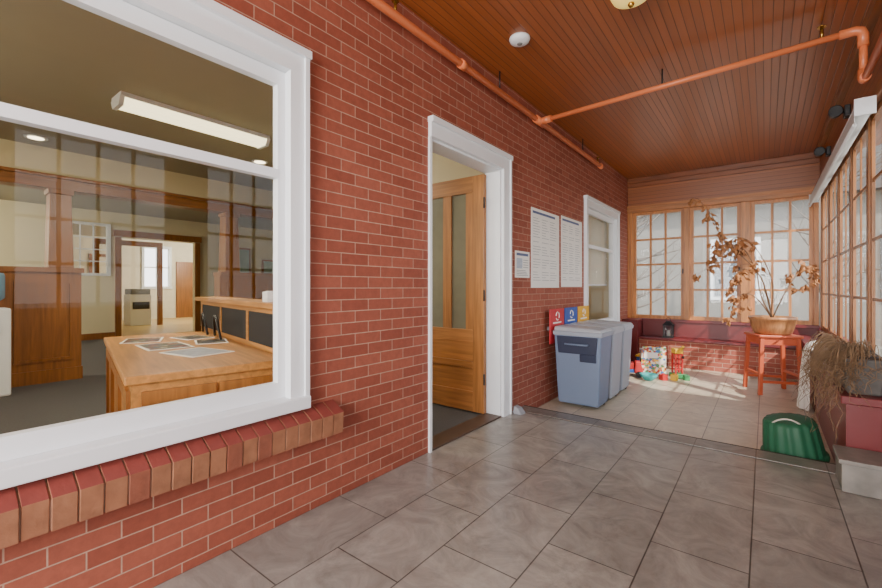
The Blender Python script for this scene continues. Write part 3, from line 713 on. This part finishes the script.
# lantern on far bench
lx, ly, lz = .66, 7.64, .3605
t = thing('lantern','small black lantern standing on the maroon bench under the far windows','lantern',(lx,ly,lz))
MB().box(lx-.075,lx+.075,ly-.075,ly+.075,lz,lz+.025).build('base', BLACK, t)
for sx in (-1,1):
    for sy in (-1,1): MB().box(lx+sx*.062-.007,lx+sx*.062+.007,ly+sy*.062-.007,ly+sy*.062+.007,lz+.025,lz+.20).build('corner_post', BLACK, t)
MB().box(lx-.055,lx+.055,ly-.055,ly+.055,lz+.025,lz+.20).build('glass', glass('lantern glass', .15,.6,(.8,.8,.8,1)), t)
b = MB(); b.taper(lx,ly,lz+.20,lz+.265,.165,.165,.05,.05); b.build('roof', BLACK, t)
MB().tube([(lx-.03,ly,lz+.26),(lx-.035,ly,lz+.30),(lx,ly,lz+.325),(lx+.035,ly,lz+.30),(lx+.03,ly,lz+.26)],.004,6).build('handle', BLACK, t)
MB().cyl((lx,ly,lz+.026),(lx,ly,lz+.12),.025).build('candle', PAPER, t)

# toys on the lower floor
def C3(n,r,g,b): return plain(n, RGB(r,g,b), .4, var=.05)
TR, TY, TB, TG, TT = C3('toy red',190,44,44), C3('toy yellow',230,184,50), C3('toy blue',44,88,160), C3('toy green',58,140,84), C3('toy teal',64,164,164)
PRT = cells('toy box print', [RGB(236,232,222),RGB(190,70,56),RGB(232,228,220),RGB(70,120,180),RGB(236,190,70),RGB(230,225,215),RGB(210,140,110),RGB(90,150,100)], 34)
x, y_ = .60, 6.74
t = thing('toy_box','colourfully printed toy carton, tallest thing in the toy pile','toy box',(0,0,0))
MB().box(-.16,.16,-.10,.10,0,.36).build('carton', PRT, t)
MB().box(-.13,.05,-.103,-.10,.25,.33).build('front_label', PAPER, t)
MB().hexa([(-.16,-.10,.36),(.16,-.10,.36),(.16,-.098,.362),(-.16,-.098,.362),(-.15,-.13,.42),(.15,-.13,.42),(.15,-.128,.422),(-.15,-.128,.422)]).build('flap', PRT, t)
t.location = (x,y_,LOW); t.rotation_euler = (0,0,.35)
t = thing('toy_truck','red and blue toy truck at the left of the toy pile','toy truck',(0,0,0))
MB().box(-.14,.02,-.07,.07,.06,.11).build('chassis', TB, t, bevel=.006)
MB().hexa([(.02,-.07,.06),(.14,-.07,.06),(.14,.07,.06),(.02,.07,.06),(.03,-.06,.22),(.10,-.06,.22),(.10,.06,.22),(.03,.06,.22)]).build('cab', TR, t, bevel=.01)
MB().hexa([(-.14,-.07,.11),(.01,-.07,.11),(.01,.07,.11),(-.14,.07,.11),(-.17,-.085,.20),(.015,-.085,.20),(.015,.085,.20),(-.17,.085,.20)]).build('bed', TR, t, bevel=.006)
for sx in (-.09,.08):
    for sy in (-1,1): MB().cyl((sx,sy*.055,.042),(sx,sy*.09,.042),.042,n=18).build('wheel', BLACK, t)
t.location = (.40,6.42,LOW); t.rotation_euler = (0,0,.3)
t = thing('toy_crane','yellow, red and green toy crane at the right of the toy pile','toy crane',(0,0,0))
MB().box(-.09,.09,-.07,.07,0,.06).build('base', TG, t, bevel=.006)
b = MB()
for sx in (-1,1):
    for sy in (-1,1): b.box(sx*.045-.009,sx*.045+.009,sy*.045-.009,sy*.045+.009,.06,.34)
for k in range(4): b.box(-.05,.05,-.05,.05,.11+.07*k,.125+.07*k)
b.build('tower', TR, t)
MB().box(-.06,.06,-.055,.055,.34,.41).build('cab', TY, t, bevel=.006)
MB().hexa([(-.05,-.02,.36),(-.05,.02,.36),(-.05,.02,.40),(-.05,-.02,.40),(-.16,-.012,.44),(-.16,.012,.44),(-.16,.012,.465),(-.16,-.012,.465)]).build('jib', TY, t)
MB().tube([(-.15,0,.44),(-.15,0,.32)],.003,5).cyl((-.15,0,.32),(-.15,0,.29),.015,n=10).build('hook', BLACK, t)
t.location = (.92,6.72,LOW); t.rotation_euler = (0,0,2.2)
t = thing('toy_bowl','small teal bowl in front of the printed toy carton','bowl',(.64,6.28,LOW))
MB().lathe([(.05,0),(.06,.008),(.10,.05),(.115,.085),(.108,.085),(.09,.05),(.04,.018)],(.64,6.28,LOW)).build('bowl', TT, t)
t = thing('toy_bin','low blue toy basket behind the printed toy carton','toy basket',(.50,7.12,LOW))
MB().taper(.50,7.12,LOW,LOW+.2,.3,.22,.36,.28).build('basket', TB, t, bevel=.01)
MB().taper(.50,7.12,LOW+.2,LOW+.225,.38,.30,.38,.30).build('rim', TY, t, bevel=.006)
for (bx, by, s, mt, lab) in ((.80,6.40,.08,TR,'red toy block on the floor beside the teal bowl'),(.92,6.48,.08,TY,'yellow toy block on the floor in front of the toy crane'),(1.05,6.58,.07,TG,'green toy block on the floor, rightmost of the toys')):
    o = MB().box(-s/2,s/2,-s/2,s/2,0,s).cyl((0,0,s*.98),(0,0,s*1.15),s*.28,n=14).build('toy_block', mt, bevel=.006)
    o.location = (bx,by,LOW); o.rotation_euler = (0,0,bx*5); tag(o, lab, 'toy block')
o = MB().lathe([(.004,0),(.04,.012),(.062,.04),(.068,.068),(.062,.098),(.04,.124),(.004,.136)],(0,0,0),n=24).build('toy_ball', TR)
o.location = (.22,6.75,LOW); tag(o,'red toy ball, leftmost of the toys on the floor','ball')

# ------------------------------------------------------------------ outside
struct(MB().box(-20,60,-40,60,-.8,-.6).build('ground', plain('pale dry lawn', RGB(150,146,134), .95, var=.15, scale=.5)))
h = thing('house','pale neighbouring house seen through the far windows','house',(2,17,-.6))
MB().box(-5,9,15,22,-.6,3.6).build('wall', plain('pale grey siding', RGB(122,118,110), .8), h)
MB().prism([(-5.5,3.6),(9.5,3.6),(2,6.4)],'y',14.6,22.4).build('roof', plain('grey roof', RGB(90,86,84), .9), h)
for xx in (-2.5,1.2,4.8):
    f = MB().box(xx-.6,xx+.6,14.95,15.0,.8,2.6).build('window', WHITE, h)
    MB().box(xx-.5,xx+.5,14.93,14.95,.9,2.5).build('pane', plain('house glass', RGB(86,94,102), .2), f)
rnd = random.Random(21)
for (sx, sy, hh, lab) in ((-.9,12.0,4.2,'bare grey tree outside the left far window'),(2.9,12.6,4.6,'bare grey tree outside the right far window')):
    t = thing('tree', lab, 'tree', (sx,sy,-.6))
    MB().tube([(sx,sy,-.62),(sx+.05,sy,1.0),(sx-.05,sy,2.2),(sx,sy,hh)],.11,10,0,.03).build('trunk', plain('grey bark', RGB(100,90,80), .9), t)
    b = MB()
    for k in range(26):
        z_ = rnd.uniform(.6,hh*.9); a_ = rnd.uniform(0,2*PI); ln = rnd.uniform(.6,1.6)
        p0 = Vector((sx,sy,z_)); p2 = p0+Vector((math.cos(a_)*ln,math.sin(a_)*ln*.5,rnd.uniform(.2,1.0)))
        pts = bez(p0,p0+Vector((math.cos(a_)*ln*.5,0,.1)),p2,6); b.tube(pts,.03,5,0,.008)
        for _ in range(3):
            q = pts[rnd.randint(2,6)]; b.tube([q,q+Vector((rnd.uniform(-.4,.4),rnd.uniform(-.2,.2),rnd.uniform(.05,.5)))],.010,4,0,.003)
    b.build('branches', plain('grey branch', RGB(106,94,82), .9), t)

# ------------------------------------------------------------------ lights
w = bpy.data.worlds.new('world'); S.world = w; w.use_nodes = True
nt = w.node_tree; bg = nt.nodes['Background']
tc = N(nt,'ShaderNodeTexCoord'); sp = N(nt,'ShaderNodeSeparateXYZ'); nt.links.new(tc.outputs['Generated'], sp.inputs[0])
nt.links.new(mixc(nt, math_(nt,'MAXIMUM',sp.outputs[2],0.0), (1,.98,.95,1), (.66,.8,1,1)), bg.inputs['Color'])
bg.inputs['Strength'].default_value = 4.0
def light(name, kind, loc, energy, col=(1,1,1), size=None, sy=None, to=None, radius=None):
    d = bpy.data.lights.new(name, kind); d.energy = energy; d.color = col
    if kind == 'AREA': d.shape = 'RECTANGLE'; d.size = size; d.size_y = sy
    if radius is not None and kind in ('POINT','SPOT'): d.shadow_soft_size = radius
    o = bpy.data.objects.new(name, d); COL.objects.link(o); o.location = loc
    if to is not None: o.rotation_euler = (Vector(to)-Vector(loc)).to_track_quat('-Z','Y').to_euler()
    return o
sun = light('sun','SUN',(6,0,6),8,(1,.92,.8)); sun.data.angle = .012
sun.rotation_euler = Vector((-.62,.45,-.66)).to_track_quat('-Z','Y').to_euler()
light('fill_behind_camera','AREA',(1.4,-2.6,1.7),300,(1,.98,.96),2.2,2.2,to=(1.2,4,1.7))  # unseen fill light added behind the camera to brighten the porch
light('office_fill','AREA',(-2.7,1.9,2.78),65,(1,.91,.70),1.2,.2,to=(-2.7,1.9,0))
light('office_fill','POINT',(-2.2,-1.6,2.2),140,(1,.91,.70),radius=.2)  # added fill left of the view, no fixture there
light('office_fill','POINT',(-7.6,-1.2,2.2),360,(1,.93,.76),radius=.2)  # added fill out of sight, brightens the back of the office
light('hall_fill','POINT',(-13.4,7.2,2.3),270,(1,.95,.82),radius=.2)  # unseen fill added to brighten the hall
light('side_room_fill','POINT',(-1.5,6.2,2.3),30,(1,.93,.8),radius=.15)  # added fill for the side room, without a fixture

# ------------------------------------------------------------------ camera
cd = bpy.data.cameras.new('camera'); cam = bpy.data.objects.new('camera', cd); COL.objects.link(cam)
cd.sensor_width = 36; cd.lens = 36*420/882; cd.shift_y = -7/882; cd.clip_start = .05
cam.location = (1.9,0,1.178); cam.rotation_euler = (PI/2,0,math.radians(37.65))
S.camera = cam
